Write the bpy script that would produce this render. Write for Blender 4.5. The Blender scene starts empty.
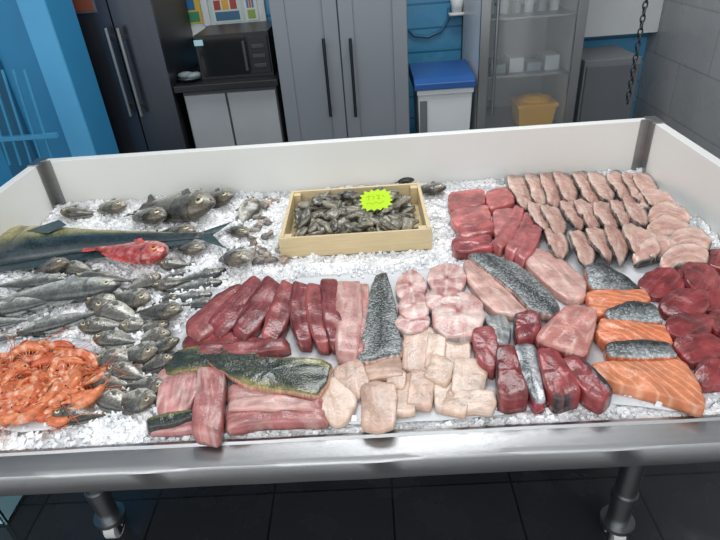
import bpy, math, random
import numpy as np
from mathutils import Vector, Matrix, noise
random.seed(7); rnd=random.random
def U(a,b): return a+(b-a)*rnd()
S=bpy.context.scene
S.view_settings.view_transform='Standard'
# ---------------------------------------------------------------- camera
YAW,PIT,ROL,FPX=0.03955,0.55609,0.08144,553.9
CZ=1.70; ICE=0.85
F=Vector((-math.sin(YAW)*math.cos(PIT),math.cos(YAW)*math.cos(PIT),-math.sin(PIT)))
R0=Vector((math.cos(YAW),math.sin(YAW),0)); U0=R0.cross(F)
c_,s_=math.cos(ROL),math.sin(ROL)
RR=R0*c_-U0*s_; UU=U0*c_+R0*s_
cd=bpy.data.cameras.new('camera'); cam=bpy.data.objects.new('camera',cd); S.collection.objects.link(cam); S.camera=cam
cd.sensor_width=36; cd.lens=FPX/720*36; cd.clip_start=0.02
m4=Matrix.Identity(4)
for i in range(3):
    m4[i][0]=RR[i]; m4[i][1]=UU[i]; m4[i][2]=-F[i]
m4[0][3]=0;m4[1][3]=0;m4[2][3]=CZ
cam.matrix_world=m4
# survey helpers: where a sight line meets a horizontal plane / a wall plane
def ray(u,v): return F*FPX+RR*(u-360)+UU*(270-v)
def T(u,v,z=ICE):
    d=ray(u,v); k=(z-CZ)/d.z
    return (d.x*k,d.y*k)
def B(u,v,Y):
    d=ray(u,v); k=Y/d.y
    return (d.x*k,CZ+d.z*k)
# ---------------------------------------------------------------- materials
def hexc(h):
    h=h.lstrip('#'); o=[]
    for i in (0,2,4):
        c=int(h[i:i+2],16)/255
        o.append(c/12.92 if c<=.04045 else ((c+.055)/1.055)**2.4)
    return tuple(o)
def mixc(a,b,t):
    t=max(0,min(1,t)); return tuple(a[i]*(1-t)+b[i]*t for i in range(3))
def nm(name):
    m=bpy.data.materials.new(name); m.use_nodes=True
    nt=m.node_tree; return m,nt,nt.nodes['Principled BSDF']
def N(nt,t,**k):
    n=nt.nodes.new(t)
    for a,b in k.items(): setattr(n,a,b)
    return n
def plain(name,col,rough=.5,metal=0,nscale=8,namp=.08,bump=0,bscale=60,coat=0,stretch=None):
    m,nt,b=nm(name); c=hexc(col) if isinstance(col,str) else col
    tc=N(nt,'ShaderNodeTexCoord'); mp=N(nt,'ShaderNodeMapping'); nt.links.new(tc.outputs['Object'],mp.inputs[0])
    if stretch: mp.inputs['Scale'].default_value=stretch
    nz=N(nt,'ShaderNodeTexNoise'); nz.inputs['Scale'].default_value=nscale; nz.inputs['Detail'].default_value=4
    nt.links.new(mp.outputs[0],nz.inputs['Vector'])
    mx=N(nt,'ShaderNodeMix',data_type='RGBA'); nt.links.new(nz.outputs[0],mx.inputs[0])
    mx.inputs[6].default_value=(*[max(0,x*(1-namp)) for x in c],1); mx.inputs[7].default_value=(*[min(1,x*(1+namp)) for x in c],1)
    nt.links.new(mx.outputs[2],b.inputs['Base Color'])
    b.inputs['Roughness'].default_value=rough; b.inputs['Metallic'].default_value=metal
    b.inputs['Coat Weight'].default_value=coat
    if bump:
        n2=N(nt,'ShaderNodeTexNoise'); n2.inputs['Scale'].default_value=bscale; nt.links.new(mp.outputs[0],n2.inputs['Vector'])
        bp=N(nt,'ShaderNodeBump'); bp.inputs['Strength'].default_value=bump; bp.inputs['Distance'].default_value=.004
        nt.links.new(n2.outputs[0],bp.inputs['Height']); nt.links.new(bp.outputs[0],b.inputs['Normal'])
    return m
def flesh(name,linecol,sx=9,sy=70,lstr=.5,rough=.3,wave=0,wscale=30,bump=.3,lo=.8,hi=1.15):
    """vertex coloured wet flesh; soft muscle grain stretched along the piece, optional fat lines"""
    m,nt,b=nm(name)
    at=N(nt,'ShaderNodeAttribute',attribute_name='Col'); tc=N(nt,'ShaderNodeTexCoord')
    mp=N(nt,'ShaderNodeMapping'); mp.inputs['Scale'].default_value=(sx,sy,1); nt.links.new(tc.outputs['UV'],mp.inputs[0])
    g=N(nt,'ShaderNodeTexNoise'); g.inputs['Scale'].default_value=1; g.inputs['Detail'].default_value=6; g.inputs['Distortion'].default_value=.8; nt.links.new(mp.outputs[0],g.inputs['Vector'])
    gr=N(nt,'ShaderNodeMapRange'); gr.inputs[1].default_value=.48; gr.inputs[2].default_value=.74; gr.inputs[3].default_value=0; gr.inputs[4].default_value=lstr; nt.links.new(g.outputs[0],gr.inputs[0])
    fac=gr.outputs[0]
    if wave:
        w=N(nt,'ShaderNodeTexWave',wave_type='BANDS',bands_direction='DIAGONAL'); w.inputs['Scale'].default_value=wscale
        w.inputs['Distortion'].default_value=6; w.inputs['Detail'].default_value=2; w.inputs['Detail Scale'].default_value=.5
        nt.links.new(tc.outputs['UV'],w.inputs['Vector'])
        pw=N(nt,'ShaderNodeMath',operation='POWER'); pw.inputs[1].default_value=7; nt.links.new(w.outputs['Fac'],pw.inputs[0])
        mu=N(nt,'ShaderNodeMath',operation='MULTIPLY_ADD',use_clamp=True); mu.inputs[1].default_value=wave; nt.links.new(pw.outputs[0],mu.inputs[0]); nt.links.new(fac,mu.inputs[2]); fac=mu.outputs[0]
    mx=N(nt,'ShaderNodeMix',data_type='RGBA'); nt.links.new(fac,mx.inputs[0]); nt.links.new(at.outputs['Color'],mx.inputs[6]); mx.inputs[7].default_value=(*hexc(linecol),1)
    nz=N(nt,'ShaderNodeTexNoise'); nz.inputs['Scale'].default_value=38; nz.inputs['Detail'].default_value=8; nt.links.new(tc.outputs['Object'],nz.inputs['Vector'])
    mr=N(nt,'ShaderNodeMapRange'); mr.inputs[3].default_value=lo; mr.inputs[4].default_value=hi; mr.inputs[1].default_value=.3; mr.inputs[2].default_value=.7
    nt.links.new(nz.outputs[0],mr.inputs[0])
    vm=N(nt,'ShaderNodeVectorMath',operation='SCALE'); nt.links.new(mx.outputs[2],vm.inputs[0]); nt.links.new(mr.outputs[0],vm.inputs['Scale'])
    nt.links.new(vm.outputs[0],b.inputs['Base Color'])
    n3=N(nt,'ShaderNodeTexNoise'); n3.inputs['Scale'].default_value=160; n3.inputs['Detail'].default_value=4; nt.links.new(tc.outputs['Object'],n3.inputs['Vector'])
    bp=N(nt,'ShaderNodeBump'); bp.inputs['Strength'].default_value=bump; bp.inputs['Distance'].default_value=.003
    ad=N(nt,'ShaderNodeMath',operation='ADD'); nt.links.new(n3.outputs[0],ad.inputs[0]); nt.links.new(g.outputs[0],ad.inputs[1])
    nt.links.new(ad.outputs[0],bp.inputs['Height']); nt.links.new(bp.outputs[0],b.inputs['Normal'])
    rr=N(nt,'ShaderNodeMapRange'); rr.inputs[3].default_value=rough*.55; rr.inputs[4].default_value=rough*1.5; nt.links.new(nz.outputs[0],rr.inputs[0]); nt.links.new(rr.outputs[0],b.inputs['Roughness'])
    b.inputs['Specular IOR Level'].default_value=.6
    b.inputs['Subsurface Weight'].default_value=.15; b.inputs['Subsurface Radius'].default_value=(.012,.005,.004); b.inputs['Subsurface Scale'].default_value=.5
    return m
def skinmat(name,scale=260,contrast=.35,rough=.25,metal=.0,bump=.5):
    m,nt,b=nm(name)
    at=N(nt,'ShaderNodeAttribute',attribute_name='Col'); tc=N(nt,'ShaderNodeTexCoord')
    vo=N(nt,'ShaderNodeTexVoronoi'); vo.inputs['Scale'].default_value=scale; nt.links.new(tc.outputs['UV'],vo.inputs['Vector'])
    mr=N(nt,'ShaderNodeMapRange'); mr.inputs[1].default_value=0; mr.inputs[2].default_value=.8; mr.inputs[3].default_value=1+contrast; mr.inputs[4].default_value=1-contrast
    nt.links.new(vo.outputs['Distance'],mr.inputs[0])
    nz=N(nt,'ShaderNodeTexNoise'); nz.inputs['Scale'].default_value=35; nt.links.new(tc.outputs['Object'],nz.inputs['Vector'])
    m2=N(nt,'ShaderNodeMapRange'); m2.inputs[1].default_value=.3; m2.inputs[2].default_value=.7; m2.inputs[3].default_value=.7; m2.inputs[4].default_value=1.3
    nt.links.new(nz.outputs[0],m2.inputs[0])
    mu=N(nt,'ShaderNodeMath',operation='MULTIPLY'); nt.links.new(mr.outputs[0],mu.inputs[0]); nt.links.new(m2.outputs[0],mu.inputs[1])
    vm=N(nt,'ShaderNodeVectorMath',operation='SCALE'); nt.links.new(at.outputs['Color'],vm.inputs[0]); nt.links.new(mu.outputs[0],vm.inputs['Scale'])
    nt.links.new(vm.outputs[0],b.inputs['Base Color'])
    bp=N(nt,'ShaderNodeBump'); bp.inputs['Strength'].default_value=bump; bp.inputs['Distance'].default_value=.0015
    nt.links.new(mr.outputs[0],bp.inputs['Height']); nt.links.new(bp.outputs[0],b.inputs['Normal'])
    b.inputs['Roughness'].default_value=rough; b.inputs['Metallic'].default_value=metal; b.inputs['Coat Weight'].default_value=.3; b.inputs['Coat Roughness'].default_value=.12
    return m
def vcol(name,rough=.4,bump=.3,bscale=150,coat=0):
    m,nt,b=nm(name)
    at=N(nt,'ShaderNodeAttribute',attribute_name='Col'); tc=N(nt,'ShaderNodeTexCoord')
    nz=N(nt,'ShaderNodeTexNoise'); nz.inputs['Scale'].default_value=bscale; nz.inputs['Detail'].default_value=5; nt.links.new(tc.outputs['Object'],nz.inputs['Vector'])
    mr=N(nt,'ShaderNodeMapRange'); mr.inputs[1].default_value=.3; mr.inputs[2].default_value=.7; mr.inputs[3].default_value=.7; mr.inputs[4].default_value=1.3
    nt.links.new(nz.outputs[0],mr.inputs[0])
    vm=N(nt,'ShaderNodeVectorMath',operation='SCALE'); nt.links.new(at.outputs['Color'],vm.inputs[0]); nt.links.new(mr.outputs[0],vm.inputs['Scale'])
    nt.links.new(vm.outputs[0],b.inputs['Base Color'])
    bp=N(nt,'ShaderNodeBump'); bp.inputs['Strength'].default_value=bump; bp.inputs['Distance'].default_value=.002
    nt.links.new(nz.outputs[0],bp.inputs['Height']); nt.links.new(bp.outputs[0],b.inputs['Normal'])
    b.inputs['Roughness'].default_value=rough; b.inputs['Coat Weight'].default_value=coat
    return m
def tiles(name,c1,c2,mort,w,h,axes,rough=.3,off=0,msize=.004,bump=.3,namp=1):
    m,nt,b=nm(name)
    tc=N(nt,'ShaderNodeTexCoord'); sp=N(nt,'ShaderNodeSeparateXYZ'); cb=N(nt,'ShaderNodeCombineXYZ')
    nt.links.new(tc.outputs['Object'],sp.inputs[0])
    nt.links.new(sp.outputs[axes[0]],cb.inputs[0]); nt.links.new(sp.outputs[axes[1]],cb.inputs[1])
    br=N(nt,'ShaderNodeTexBrick'); br.offset=off; br.inputs['Scale'].default_value=1
    br.inputs['Brick Width'].default_value=w; br.inputs['Row Height'].default_value=h; br.inputs['Mortar Size'].default_value=msize
    br.inputs['Color1'].default_value=(*hexc(c1),1); br.inputs['Color2'].default_value=(*hexc(c2),1); br.inputs['Mortar'].default_value=(*hexc(mort),1)
    nt.links.new(cb.outputs[0],br.inputs['Vector']); nt.links.new(br.outputs['Color'],b.inputs['Base Color'])
    nz=N(nt,'ShaderNodeTexNoise'); nz.inputs['Scale'].default_value=5; nz.inputs['Detail'].default_value=4; nt.links.new(tc.outputs['Object'],nz.inputs['Vector'])
    mr=N(nt,'ShaderNodeMapRange'); mr.inputs[1].default_value=.4; mr.inputs[2].default_value=.6; mr.inputs[3].default_value=rough*.3; mr.inputs[4].default_value=rough*1.6
    nt.links.new(nz.outputs[0],mr.inputs[0]); nt.links.new(mr.outputs[0],b.inputs['Roughness'])
    bp=N(nt,'ShaderNodeBump'); bp.inputs['Strength'].default_value=bump; bp.inputs['Distance'].default_value=.003; bp.invert=True
    nt.links.new(br.outputs['Fac'],bp.inputs['Height']); nt.links.new(bp.outputs[0],b.inputs['Normal'])
    return m
def icemat(name,lo,bs,ss):
    m,nt,b=nm(name)
    tc=N(nt,'ShaderNodeTexCoord'); vo=N(nt,'ShaderNodeTexVoronoi'); vo.inputs['Scale'].default_value=110; nt.links.new(tc.outputs['Object'],vo.inputs['Vector'])
    nz=N(nt,'ShaderNodeTexNoise'); nz.inputs['Scale'].default_value=18; nz.inputs['Detail'].default_value=8; nt.links.new(tc.outputs['Object'],nz.inputs['Vector'])
    mr=N(nt,'ShaderNodeMapRange'); mr.inputs[1].default_value=.38; mr.inputs[2].default_value=.58; nt.links.new(nz.outputs[0],mr.inputs[0])
    mx=N(nt,'ShaderNodeMix',data_type='RGBA'); nt.links.new(mr.outputs[0],mx.inputs[0])
    mx.inputs[6].default_value=(lo,lo*1.02,lo*1.04,1); mx.inputs[7].default_value=(.97,.97,.97,1); nt.links.new(mx.outputs[2],b.inputs['Base Color'])
    ad=N(nt,'ShaderNodeMath',operation='ADD'); nt.links.new(vo.outputs['Distance'],ad.inputs[0]); nt.links.new(nz.outputs[0],ad.inputs[1])
    bp=N(nt,'ShaderNodeBump'); bp.inputs['Strength'].default_value=bs; bp.inputs['Distance'].default_value=.005; nt.links.new(ad.outputs[0],bp.inputs['Height']); nt.links.new(bp.outputs[0],b.inputs['Normal'])
    b.inputs['Roughness'].default_value=.1; b.inputs['IOR'].default_value=1.31
    b.inputs['Subsurface Weight'].default_value=ss; b.inputs['Subsurface Radius'].default_value=(.02,.022,.024); b.inputs['Subsurface Scale'].default_value=.6
    return m
STEEL=plain('brushed_stainless','#a5a6a7',.34,1,3,.14,.12,90,stretch=(1,25,25))
STEELD=plain('dull_stainless','#9b9ea0',.35,1,3,.15,.1,60)
WHITE=plain('white_panel','#dfe0dc',.3,0,3,.03,.05,40)
FL_TUNA=flesh('tuna_flesh','#b26a68',8,70,.5,.24,lo=.74,hi=1.18)
FL_PALE=flesh('pale_flesh','#e8d6c9',9,60,.6,.27)
FL_SALM=flesh('salmon_flesh','#eebd9e',9,60,.25,.25,.5,24)
SKIN=skinmat('fish_skin',230,.34,.24,.12)
SKINB=skinmat('scaly_fish_skin',150,.5,.26,.1,.9)
FIN=vcol('fish_fin',.4,.5,90)
# ---------------------------------------------------------------- mesh accumulator
class M:
    def __init__(s): s.v=[];s.f=[];s.c=[];s.uv=[];s.m=[]
    def vert(s,p,c=(1,1,1),uv=(0,0)):
        s.v.append((p[0],p[1],p[2])); s.c.append((c[0],c[1],c[2],1)); s.uv.append(uv); return len(s.v)-1
    def face(s,ix,mi=0): s.f.append(tuple(ix)); s.m.append(mi)
    def box(s,x0,x1,y0,y1,z0,z1,mi=0,c=(1,1,1)):
        b=len(s.v)
        for z in (z0,z1):
            for x,y in ((x0,y0),(x1,y0),(x1,y1),(x0,y1)): s.vert((x,y,z),c,(x,y))
        for q in ((3,2,1,0),(4,5,6,7),(0,1,5,4),(1,2,6,5),(2,3,7,6),(3,0,4,7)): s.face([b+i for i in q],mi)
    def ell(s,c,ax,col,mi=0,nu=10,nv=7,fn=None):
        ax=[Vector(a) for a in ax]; c=Vector(c); b=len(s.v)
        def put(th,ph):
            d=Vector((math.sin(ph)*math.cos(th),math.sin(ph)*math.sin(th),math.cos(ph)))
            k=fn(d) if fn else 1
            p=c+(ax[0]*d.x+ax[1]*d.y+ax[2]*d.z)*k
            cc=col(d) if callable(col) else col
            return s.vert(p,cc,(th*.01,ph*.01))
        top=put(0,0)
        rows=[[put(2*math.pi*i/nu,math.pi*j/nv) for i in range(nu)] for j in range(1,nv)]
        bot=put(0,math.pi)
        for i in range(nu):
            k=(i+1)%nu
            s.face((top,rows[0][i],rows[0][k]),mi); s.face((bot,rows[-1][k],rows[-1][i]),mi)
            for j in range(len(rows)-1): s.face((rows[j][i],rows[j+1][i],rows[j+1][k],rows[j][k]),mi)
    def tube(s,pts,rad,seg=8,col=(1,1,1),mi=0,cap=True):
        pts=[Vector(p) for p in pts]; n=len(pts); rows=[]
        prev=None
        for i,p in enumerate(pts):
            t=(pts[min(i+1,n-1)]-pts[max(i-1,0)]).normalized()
            a=prev if prev else (Vector((0,0,1)) if abs(t.z)<.9 else Vector((1,0,0)))
            a=(a-t*a.dot(t)).normalized(); bb=t.cross(a); prev=a
            r=rad[i] if isinstance(rad,(list,tuple)) else rad
            cc=col[i] if isinstance(col,list) else col
            rows.append([s.vert(p+(a*math.cos(2*math.pi*k/seg)+bb*math.sin(2*math.pi*k/seg))*r,cc,(i*.01,k*.01)) for k in range(seg)])
        for i in range(n-1):
            for k in range(seg):
                l=(k+1)%seg; s.face((rows[i][k],rows[i][l],rows[i+1][l],rows[i+1][k]),mi)
        if cap: s.face(rows[0][::-1],mi); s.face(rows[-1],mi)
    def build(s,name,mats,smooth=True,bevel=0):
        me=bpy.data.meshes.new(name); me.from_pydata(s.v,[],s.f); me.update()
        for m in mats: me.materials.append(m)
        me.polygons.foreach_set('material_index',s.m)
        me.polygons.foreach_set('use_smooth',[smooth]*len(s.f))
        ca=me.color_attributes.new('Col','FLOAT_COLOR','POINT'); ca.data.foreach_set('color',[x for c in s.c for x in c])
        uv=me.uv_layers.new(name='UVMap'); li=np.zeros(len(me.loops),dtype=np.int32); me.loops.foreach_get('vertex_index',li)
        uv.data.foreach_set('uv',np.array(s.uv,dtype=np.float32)[li].ravel())
        o=bpy.data.objects.new(name,me); S.collection.objects.link(o)
        if bevel:
            b=o.modifiers.new('bevel','BEVEL'); b.width=bevel; b.segments=2; b.limit_method='ANGLE'
        return o
def chaikin(p,k=2,a_=.87):
    for _ in range(k):
        q=[];n=len(p)
        for i in range(n):
            a=p[i];b=p[(i+1)%n]
            q.append((a[0]*a_+b[0]*(1-a_),a[1]*a_+b[1]*(1-a_))); q.append((a[0]*(1-a_)+b[0]*a_,a[1]*(1-a_)+b[1]*a_))
        p=q
    return p
def resamp(p,n,closed=True):
    p=[Vector(x[:2]) for x in p]
    if closed: p=p+[p[0]]
    L=[0]
    for i in range(1,len(p)): L.append(L[-1]+(p[i]-p[i-1]).length)
    out=[]
    for k in range(n):
        d=L[-1]*k/(n if closed else n-1)
        i=1
        while i<len(L)-1 and L[i]<d: i+=1
        t=(d-L[i-1])/max(1e-9,L[i]-L[i-1]); out.append(p[i-1].lerp(p[i],min(1,max(0,t))))
    return out
RINGS=[(0.001,1),(.25,1),(.45,1),(.62,1),(.77,1),(.88,.995),(.95,.975),(.985,.91),(1,.78),(1.008,.4),(1.0,0)]
def slab(m,px,z0,th,colf,mi=0,axis=None,tilt=(0,0),dome=.1,nz=.14,world=False,n=48,wob=.025,ck=2):
    """a cut piece of fish: outline surveyed at mid height, knife-cut edges"""
    w=px if world else [T(a,b,z0+th*.6) for a,b in px]
    w=resamp(chaikin(w,ck),n); c=sum((Vector(p) for p in w),Vector((0,0)))/n
    area=sum(w[i].x*w[(i+1)%n].y-w[(i+1)%n].x*w[i].y for i in range(n))
    if area<0: w=w[::-1]
    sd=U(0,50)
    w=[c+(p-c)*(1+wob*2*noise.noise(Vector((p.x*40,p.y*40,sd)))) for p in w]
    if axis is None:
        A=np.array([[p.x-c.x,p.y-c.y] for p in w]); ev,evec=np.linalg.eigh(A.T@A); ax=Vector(evec[:,1])
        if ax.x<0: ax=-ax
    else: ax=Vector(axis).normalized()
    ay=Vector((-ax.y,ax.x)); ex=max(abs((p-c).dot(ax)) for p in w); ey=max(abs((p-c).dot(ay)) for p in w)
    rows=[]
    for t,h in RINGS:
        r=[]
        for p in w:
            q=c+(p-c)*t; dx=(q-c).dot(ax); dy=(q-c).dot(ay)
            hh=h*(1-dome*t*t)+(nz*noise.noise(Vector((q.x*24,q.y*24,sd)))+nz*.5*noise.noise(Vector((q.x*75,q.y*75,sd))))*(1 if h>.1 else 0)
            z=z0+th*hh+tilt[0]*(q.x-c.x)+tilt[1]*(q.y-c.y)
            z=max(z,z0-.003)
            r.append(m.vert((q.x,q.y,z),colf(dx/ex,dy/ey,t,h),(dx+sd,dy+sd)))
        rows.append(r)
    for j in range(len(rows)-1):
        for i in range(n):
            k=(i+1)%n; m.face((rows[j][i],rows[j+1][i],rows[j+1][k],rows[j][k]),mi)
    m.face(rows[0],mi); m.face(rows[-1][::-1],mi)
SEC=[(-.98,0),(-1,.4),(-1,.75),(-.97,.9),(-.9,.97),(-.6,1),(-.2,1),(.2,1),(.6,1),(.9,.97),(.97,.9),(1,.75),(1,.4),(.98,0)]
def chaikin_open(p,k=2):
    for _ in range(k):
        q=[p[0]]
        for i in range(len(p)-1):
            a=p[i];b=p[i+1]
            q.append((a[0]*.75+b[0]*.25,a[1]*.75+b[1]*.25)); q.append((a[0]*.25+b[0]*.75,a[1]*.25+b[1]*.75))
        q.append(p[-1]); p=q
    return p
def loft(m,sp,wd,z0,th,colf,mi=0,liftL=0,liftR=0,nz=.16,N_=26,q=9,round_=0):
    """long cut piece following a spine; liftL/R raise either edge (shingled pieces)"""
    s=resamp(sp if len(sp)<3 else chaikin_open(sp),N_,False)
    sd=U(0,50); rows=[]; dist=0; prev=None
    for i,p in enumerate(s):
        t=i/(N_-1); tg=(s[min(i+1,N_-1)]-s[max(i-1,0)]).normalized(); nn=Vector((-tg.y,tg.x))
        if isinstance(wd,(list,tuple)):
            f=t*(len(wd)-1); k=min(int(f),len(wd)-2); w=wd[k]+(wd[k+1]-wd[k])*(f-k)
        else: w=wd
        w*=1+.14*noise.noise(Vector((t*4,sd,0)))
        e=max(.02,(1-abs(2*t-1)**q))**(1/q if q>2.5 else .5)
        zb=z0+th*.6
        L=Vector(T(*(p+nn*w/2*e),zb)); Rr=Vector(T(*(p-nn*w/2*e),zb)); c=(L+Rr)/2; h2=(Rr-L)/2
        if prev is not None: dist+=(c-prev).length
        prev=c; hm=(L-Rr).length/2
        eh=min(1,.65+.35*min(1,min(t,1-t)*14)) if 0<i<N_-1 else .35
        row=[]
        for a,h in SEC:
            qx=c+h2*a
            z=z0+th*h*eh*(1-round_*a*a)+th*nz*(noise.noise(Vector((qx.x*25,qx.y*25,sd)))+.5*noise.noise(Vector((qx.x*80,qx.y*80,sd))))*(1 if h>.1 else 0)+ (liftL*(1-a)/2+liftR*(1+a)/2)
            row.append(m.vert((qx.x,qx.y,max(z,z0-.003)),colf(2*t-1,a,max(abs(a),abs(2*t-1)),h),(dist+sd,a*hm+sd)))
        rows.append(row)
    K=len(SEC)
    for i in range(N_-1):
        for k in range(K):
            l=(k+1)%K; m.face((rows[i][k],rows[i][l],rows[i+1][l],rows[i+1][k]),mi)
    m.face(rows[0][::-1],mi); m.face(rows[-1],mi)
def inpoly(x,y,P):
    r=False;j=len(P)-1
    for i in range(len(P)):
        if (P[i][1]>y)!=(P[j][1]>y) and x<(P[j][0]-P[i][0])*(y-P[i][1])/(P[j][1]-P[i][1])+P[i][0]: r=not r
        j=i
    return r
def jit(c,a=.12): 
    k=1+U(-a,a); return tuple(min(1,x*k) for x in c)
# ================================================================ ROOM
BW=3.75
XW=B(643,60,BW)[0]
XL_=-3.4
m=M(); m.box(XL_,XW+.1,-2.2,BW+.1,-.05,0); m.build('floor',[tiles('floor_tiles','#26282b','#2e3033','#151617',.42,.42,'XY',.22)],False)
m=M(); m.box(XL_,XW+.1,1.6,BW+.1,2.9,2.95); m.build('ceiling',[plain('ceiling_paint','#d8d8d4',.7)],False)
BLUEB=tiles('blue_boards','#4a90b6','#4c92ba','#2f6c8f',8,.14,'XZ',.4,0,.006,.5)
m=M(); m.box(XL_,XW+.1,BW,BW+.1,0,2.95); m.build('wall_back',[BLUEB],False)
m=M(); m.box(XW,XW+.1,-.2,BW,0,2.95); m.build('wall_right',[tiles('grey_wall_tiles','#98999b','#919294','#7f8183',.6,.3,'YZ',.3,.5,.004)],False)
m=M(); m.box(XL_-.1,XL_,-.2,BW+.1,0,2.95); m.build('wall_left',[plain('blue_paint','#3a80a8',.5)],False)
PY=2.72
xa=B(45,0,PY)[0]
m=M(); m.box(xa-1.3,xa,PY,PY+.25,0,2.9,0); m.box(xa-.12,xa+.0,PY-.015,PY,0,2.9,1)
m.box(xa-.34,xa-.30,PY-.03,PY,0,2.9,2); m.box(xa-.46,xa-.32,PY-.02,PY,.0,1.25,3)
m.build('wall_pillar',[plain('pillar_blue','#2f82b0',.45),plain('pillar_blue_trim','#55a8d6',.4),plain('pillar_edge','#1d5674',.5),plain('pillar_panel','#235f80',.35)],False)
m=M()
for i in range(5):
    a=B(-20+i*11,70,2.45); b=B(10+i*11,165,2.45)
    m.tube([(a[0],2.45,a[1]),(b[0],2.45,max(.02,b[1]))],.006,8)
x0=B(-30,100,2.45)[0];x1=B(45,100,2.45)[0]
m.box(x0,x1,2.44,2.46,.98,1.0); m.box(x0,x1,2.44,2.46,.0,.03)
m.build('wire_rack',[plain('rack_blue','#4090b8',.35)],False)
FY=3.08
fx0=B(47,0,FY)[0]; fx1=B(150,0,FY)[0]; fm=B(106,0,FY)[0]
m=M(); m.box(fx0,fx1,FY+.03,FY+.62,.0,1.95,0)
m.box(fx0,fm-.004,FY,FY+.03,.06,1.94,1); m.box(fm+.004,fx1,FY,FY+.03,.06,1.94,1)
for px in (106,118):
    hx=B(px,30,FY-.05)[0]; zt=B(px,28,FY-.05)[1]; zb=B(px+26,116,FY-.05)[1]
    m.tube([(hx,FY-.05,zb),(hx,FY-.05,zt)],.012,10,mi=2)
    for z in (zb+.05,zt-.05): m.box(hx-.008,hx+.008,FY-.05,FY,z-.01,z+.01,2)
zz=B(75,14,FY)[1]; m.box(fx0+.03,fm-.06,FY-.004,FY,zz,zz+.28,3); m.box(fx0+.04,fm-.07,FY-.006,FY-.004,zz+.01,zz+.27,4)  # brownish-red magnet panel added at the top of the left door
m.build('refrigerator',[plain('fridge_side','#1b1d20',.4),plain('fridge_black_steel','#4f535b',.28,.8,2,.1,stretch=(20,1,1)),STEELD,plain('door_panel_frame','#55565a',.4),plain('door_panel_brown','#7a4436',.3)],False,.003)
LY=3.1
lx0=B(279,80,LY)[0]; lx1=B(409,80,LY)[0]; lm=(B(343,80,LY)[0])
CY=3.12
cx0=max(B(176,110,CY)[0],fx1+.035); cx1=lx0-.028; ct=B(225,82,CY)[1]
cmid=B(229,110,CY)[0]
m=M(); m.box(cx0,cx1,CY+.02,BW-.01,.0,ct-.04,2); m.box(cx0+.01,cmid-.006,CY,CY+.02,.08,ct-.06,0); m.box(cmid+.006,cx1-.005,CY,CY+.02,.08,ct-.06,0)
m.box(cx0-.03,cx1+.02,CY-.03,BW-.01,ct-.035,ct,1)
m.build('base_cabinet',[plain('cabinet_front','#94989b',.4),plain('black_worktop','#1b1c1f',.35),plain('cabinet_body','#55585c',.6),STEELD],False,.003)
my=3.2; mx0=B(198,60,my)[0]; mx1=B(272,60,my)[0]; mt=B(235,33,my)[1]
m=M(); m.box(mx0,mx1,my,my+.38,ct,mt,0); m.box(mx0+.02,mx1-.13,my-.012,my,ct+.02,mt-.02,1); m.box(mx1-.12,mx1-.01,my-.01,my,ct+.02,mt-.02,0)
for i in range(3): m.box(mx1-.1,mx1-.03,my-.014,my-.01,ct+.05+i*.05,ct+.07+i*.05,2)
m.box(mx1-.145,mx1-.13,my-.035,my-.01,ct+.04,mt-.04,2)
m.box(mx0-.0,mx0+.05,my-.013,my-.009,mt-.05,mt-.02,3)
m.build('microwave_oven',[plain('microwave_black','#18191b',.35),plain('microwave_glass','#0b0c0d',.08),plain('dark_button','#33363a',.4),plain('sticker','#9fc4cf',.5)],False,.003)
m=M(); dx,dz=B(188,72,3.2)
m.tube([(dx,3.22,ct),(dx,3.22,ct+.012),(dx,3.22,ct+.02)],[.04,.06,.075],20); m.ell((dx-.02,3.22,ct+.03),((.05,0,0),(0,.03,0),(0,0,.02)),(1,1,1),1); m.ell((dx+.03,3.2,ct+.03),((.04,.02,0),(0,.03,0),(0,0,.018)),(1,1,1),1)
m.build('serving_dish',[plain('dish','#3b4347',.3),plain('dish_food','#6f7d80',.5)])
m=M(); m.box(lx0,lx1,LY+.025,BW-.02,.04,2.1,0)
for a,b in ((lx0+.004,lm-.003),(lm+.003,lx1-.004)):
    m.box(a,b,LY+.008,LY+.025,.06,2.09,1)
    fw=.075
    for q in ((a,a+fw,.06,2.09),(b-fw,b,.06,2.09),(a+fw,b-fw,.06,.16),(a+fw,b-fw,2.0,2.09)):
        m.box(q[0],q[1],LY-.004,LY+.0082,q[2],q[3],1)
for px in (327,353):
    hx=B(px,78,LY-.05)[0]; zt=B(px,38,LY-.05)[1]; zb=B(px,117,LY-.05)[1]
    m.tube([(hx,LY-.05,zb),(hx,LY-.05,zt)],.009,10,mi=2)
    for z in (zb+.04,zt-.04): m.box(hx-.007,hx+.007,LY-.05,LY,z-.01,z+.01,2)
for x in (lx0+.05,lx1-.05): m.box(x-.03,x+.03,LY+.05,LY+.1,0,.04,0)
m.build('wardrobe',[plain('wardrobe_carcass','#646a70',.5),plain('wardrobe_door','#747a80',.45,0,4,.05),plain('handle_dark','#3c3f43',.3,.8)],False,.003)
wx0,wz0=B(152,33,BW); wx1=B(268,25,BW)[0]; wz0=B(215,28,BW)[1]
m=M(); y=BW
m.box(wx0,wx1,y-.03,y,wz0-.03,wz0+.02,0); m.box(wx0,wx0+.04,y-.03,y,wz0,2.1,0); m.box(wx1-.04,wx1,y-.03,y,wz0,2.1,0); m.box(wx0,wx1,y-.03,y,2.08,2.12,0)
xm=wx0+(wx1-wx0)*.5; m.box(xm-.02,xm+.02,y-.03,y,wz0,2.1,0)
m.box(wx0,wx1,y-.06,y,wz0-.04,wz0-.02,0)
m.box(wx0+.04,wx1-.04,y-.008,y-.002,wz0+.02,2.08,1)
o=m.build('window_1',[plain('window_frame','#d6dadc',.4),plain('window_pane','#b9c9c9',.1,0,2,.15)],False,.002)
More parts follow.
